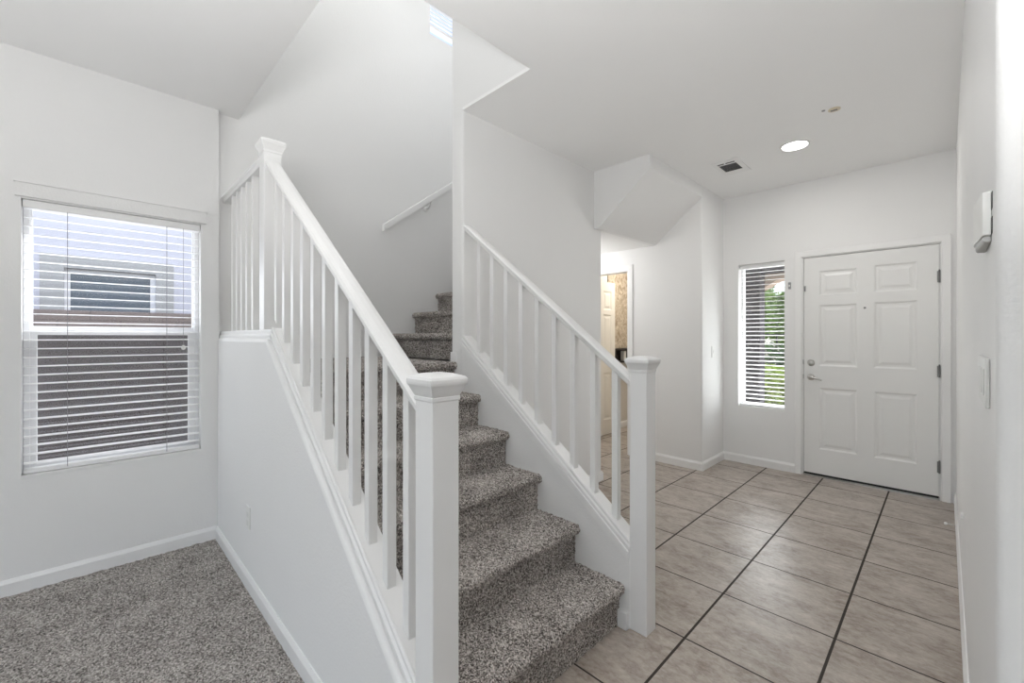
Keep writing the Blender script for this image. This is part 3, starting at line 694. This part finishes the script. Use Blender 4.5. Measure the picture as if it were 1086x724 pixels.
PC = thing('porch_column', (-1.95, 6.35, -.05), 'dark brown stucco porch column outside the sidelight', 'column')
MB().box((-2.20, 6.31, -.05), (-1.725, 6.55, 2.9)).build('shaft', 'porchdark', parent=PC, bevel=(.015, 2))
MB().box((-2.22, 6.29, -.05), (-1.705, 6.57, .12)).build('base', 'porchdark', parent=PC, bevel=(.01, 1))
PR = thing('porch_roof', (0, 5.8, 2.2), 'dark porch roof with an arched tan beam outside the sidelight', 'porch roof')
arch = [(-2.2, 2.9), (-2.2, 1.80), (-1.725, 1.98), (-1.60, 2.06), (-1.45, 2.10), (-1.2, 2.13), (-.6, 2.16), (1.0, 2.16), (1.0, 2.9)]
MB().prism(arch, 1, 6.56, 6.80).build('arched_beam', 'tanstucco', parent=PR)
MB().box((-2.2, 4.99, 2.35), (3.0, 6.9, 2.9)).box((-2.2, 6.3, 2.15), (3.0, 6.5, 2.36)).build('roof_slab', 'porchdark', parent=PR)
def leaf_mesh(c, rad, n, size, seed, flat=.0):
    rnd = random.Random(seed); mb = MB()
    for i in range(n):
        while True:
            p = Vector((rnd.uniform(-1, 1), rnd.uniform(-1, 1), rnd.uniform(-1, 1)))
            if .35 < p.length < 1 + .25*noise.noise(p*3): break
        q = Vector((c[0]+p.x*rad[0], c[1]+p.y*rad[1], c[2]+p.z*rad[2]))
        d = Vector((rnd.uniform(-1, 1), rnd.uniform(-1, 1), rnd.uniform(-.6, .6))).normalized()
        e = d.cross(Vector((rnd.uniform(-1, 1), rnd.uniform(-1, 1), rnd.uniform(-1, 1)))).normalized(); s = size*rnd.uniform(.6, 1.3)
        mb.add([q-d*s, q+e*s*.4, q+d*s, q-e*s*.4], [(0, 1, 2, 3)])
    return mb
def tree(x, y, zc, rad, n, size, m, label, seed, group=None):
    t = thing('tree', (x, y, -.15), label, 'tree', group)
    leaf_mesh((x, y, zc), rad, n, size, seed).build('foliage', m, parent=t, fix=False)
    MB().tube([(x, y, -.15), (x+.05, y, zc*.5), (x-.04, y, zc)], [.14, .10, .05], 8).tube([(x, y, zc*.55), (x+rad[0]*.5, y, zc+.2)], [.06, .02], 6).tube([(x, y, zc*.5), (x-rad[0]*.5, y+.2, zc+.2)], [.06, .02], 6).build('trunk', 'bark', parent=t)
tree(-6.9, 22.6, 3.0, (1.35, 1.4, 2.2), 12000, .13, 'leaf', 'tall green tree beyond the sidewalk, beside the porch column', 3)
tree(-5.75, 27.2, 2.2, (1.6, 1.4, 1.6), 12000, .12, 'leaf', 'shorter green tree beyond the sidewalk, toward the door', 5)
def bush(x, y, z, rad, n, size, m, label, seed):
    t = thing('bush', (x, y, -.15), label, 'bush')
    leaf_mesh((x, y, z), rad, n, size, seed).build('foliage', m, parent=t, fix=False)
    mb = MB()
    for k in range(5): mb.tube([(x, y, -.15), (x+math.cos(k*1.26)*rad[0]*.6, y+math.sin(k*1.26)*rad[1]*.6, z+.1)], [.025, .008], 6)
    mb.build('stems', 'bark', parent=t)
bush(-2.62, 9.8, .25, (.62, .6, .50), 5000, .055, 'leaf2', 'yellow green bush nearest the porch outside the sidelight', 11)
bush(-3.3, 12.6, .15, (.7, .6, .42), 3500, .06, 'leaf2', 'yellow green bush in front of the sidewalk', 12)
HG = thing('hedge', (-5.2, 19.6, -.15), 'long dark green hedge behind the pale sidewalk', 'hedge')
hm = MB()
for k in range(9):
    a = leaf_mesh((-9+k*1.0, 19.6, .45), (.8, .5, .62), 1500, .09, 20+k); hm.add(a.v, a.f)
hm.build('foliage', 'leafdark', parent=HG, fix=False)
for k in range(9): MB().tube([(-9+k, 19.6, -.15), (-9+k, 19.6, .5)], .04, 6).build('stem', 'bark', parent=HG)
FR = thing('metal_fence', (-5, 20.6, -.15), 'thin dark metal fence rail above the hedge outside', 'fence')
MB().box((-12, 20.58, 1.36), (2, 20.62, 1.42)).build('top_rail', 'fence', parent=FR)
for k in range(15): MB().box((-12+k, 20.58, -.15), (-11.96+k, 20.62, 1.36)).build('post', 'fence', parent=FR)
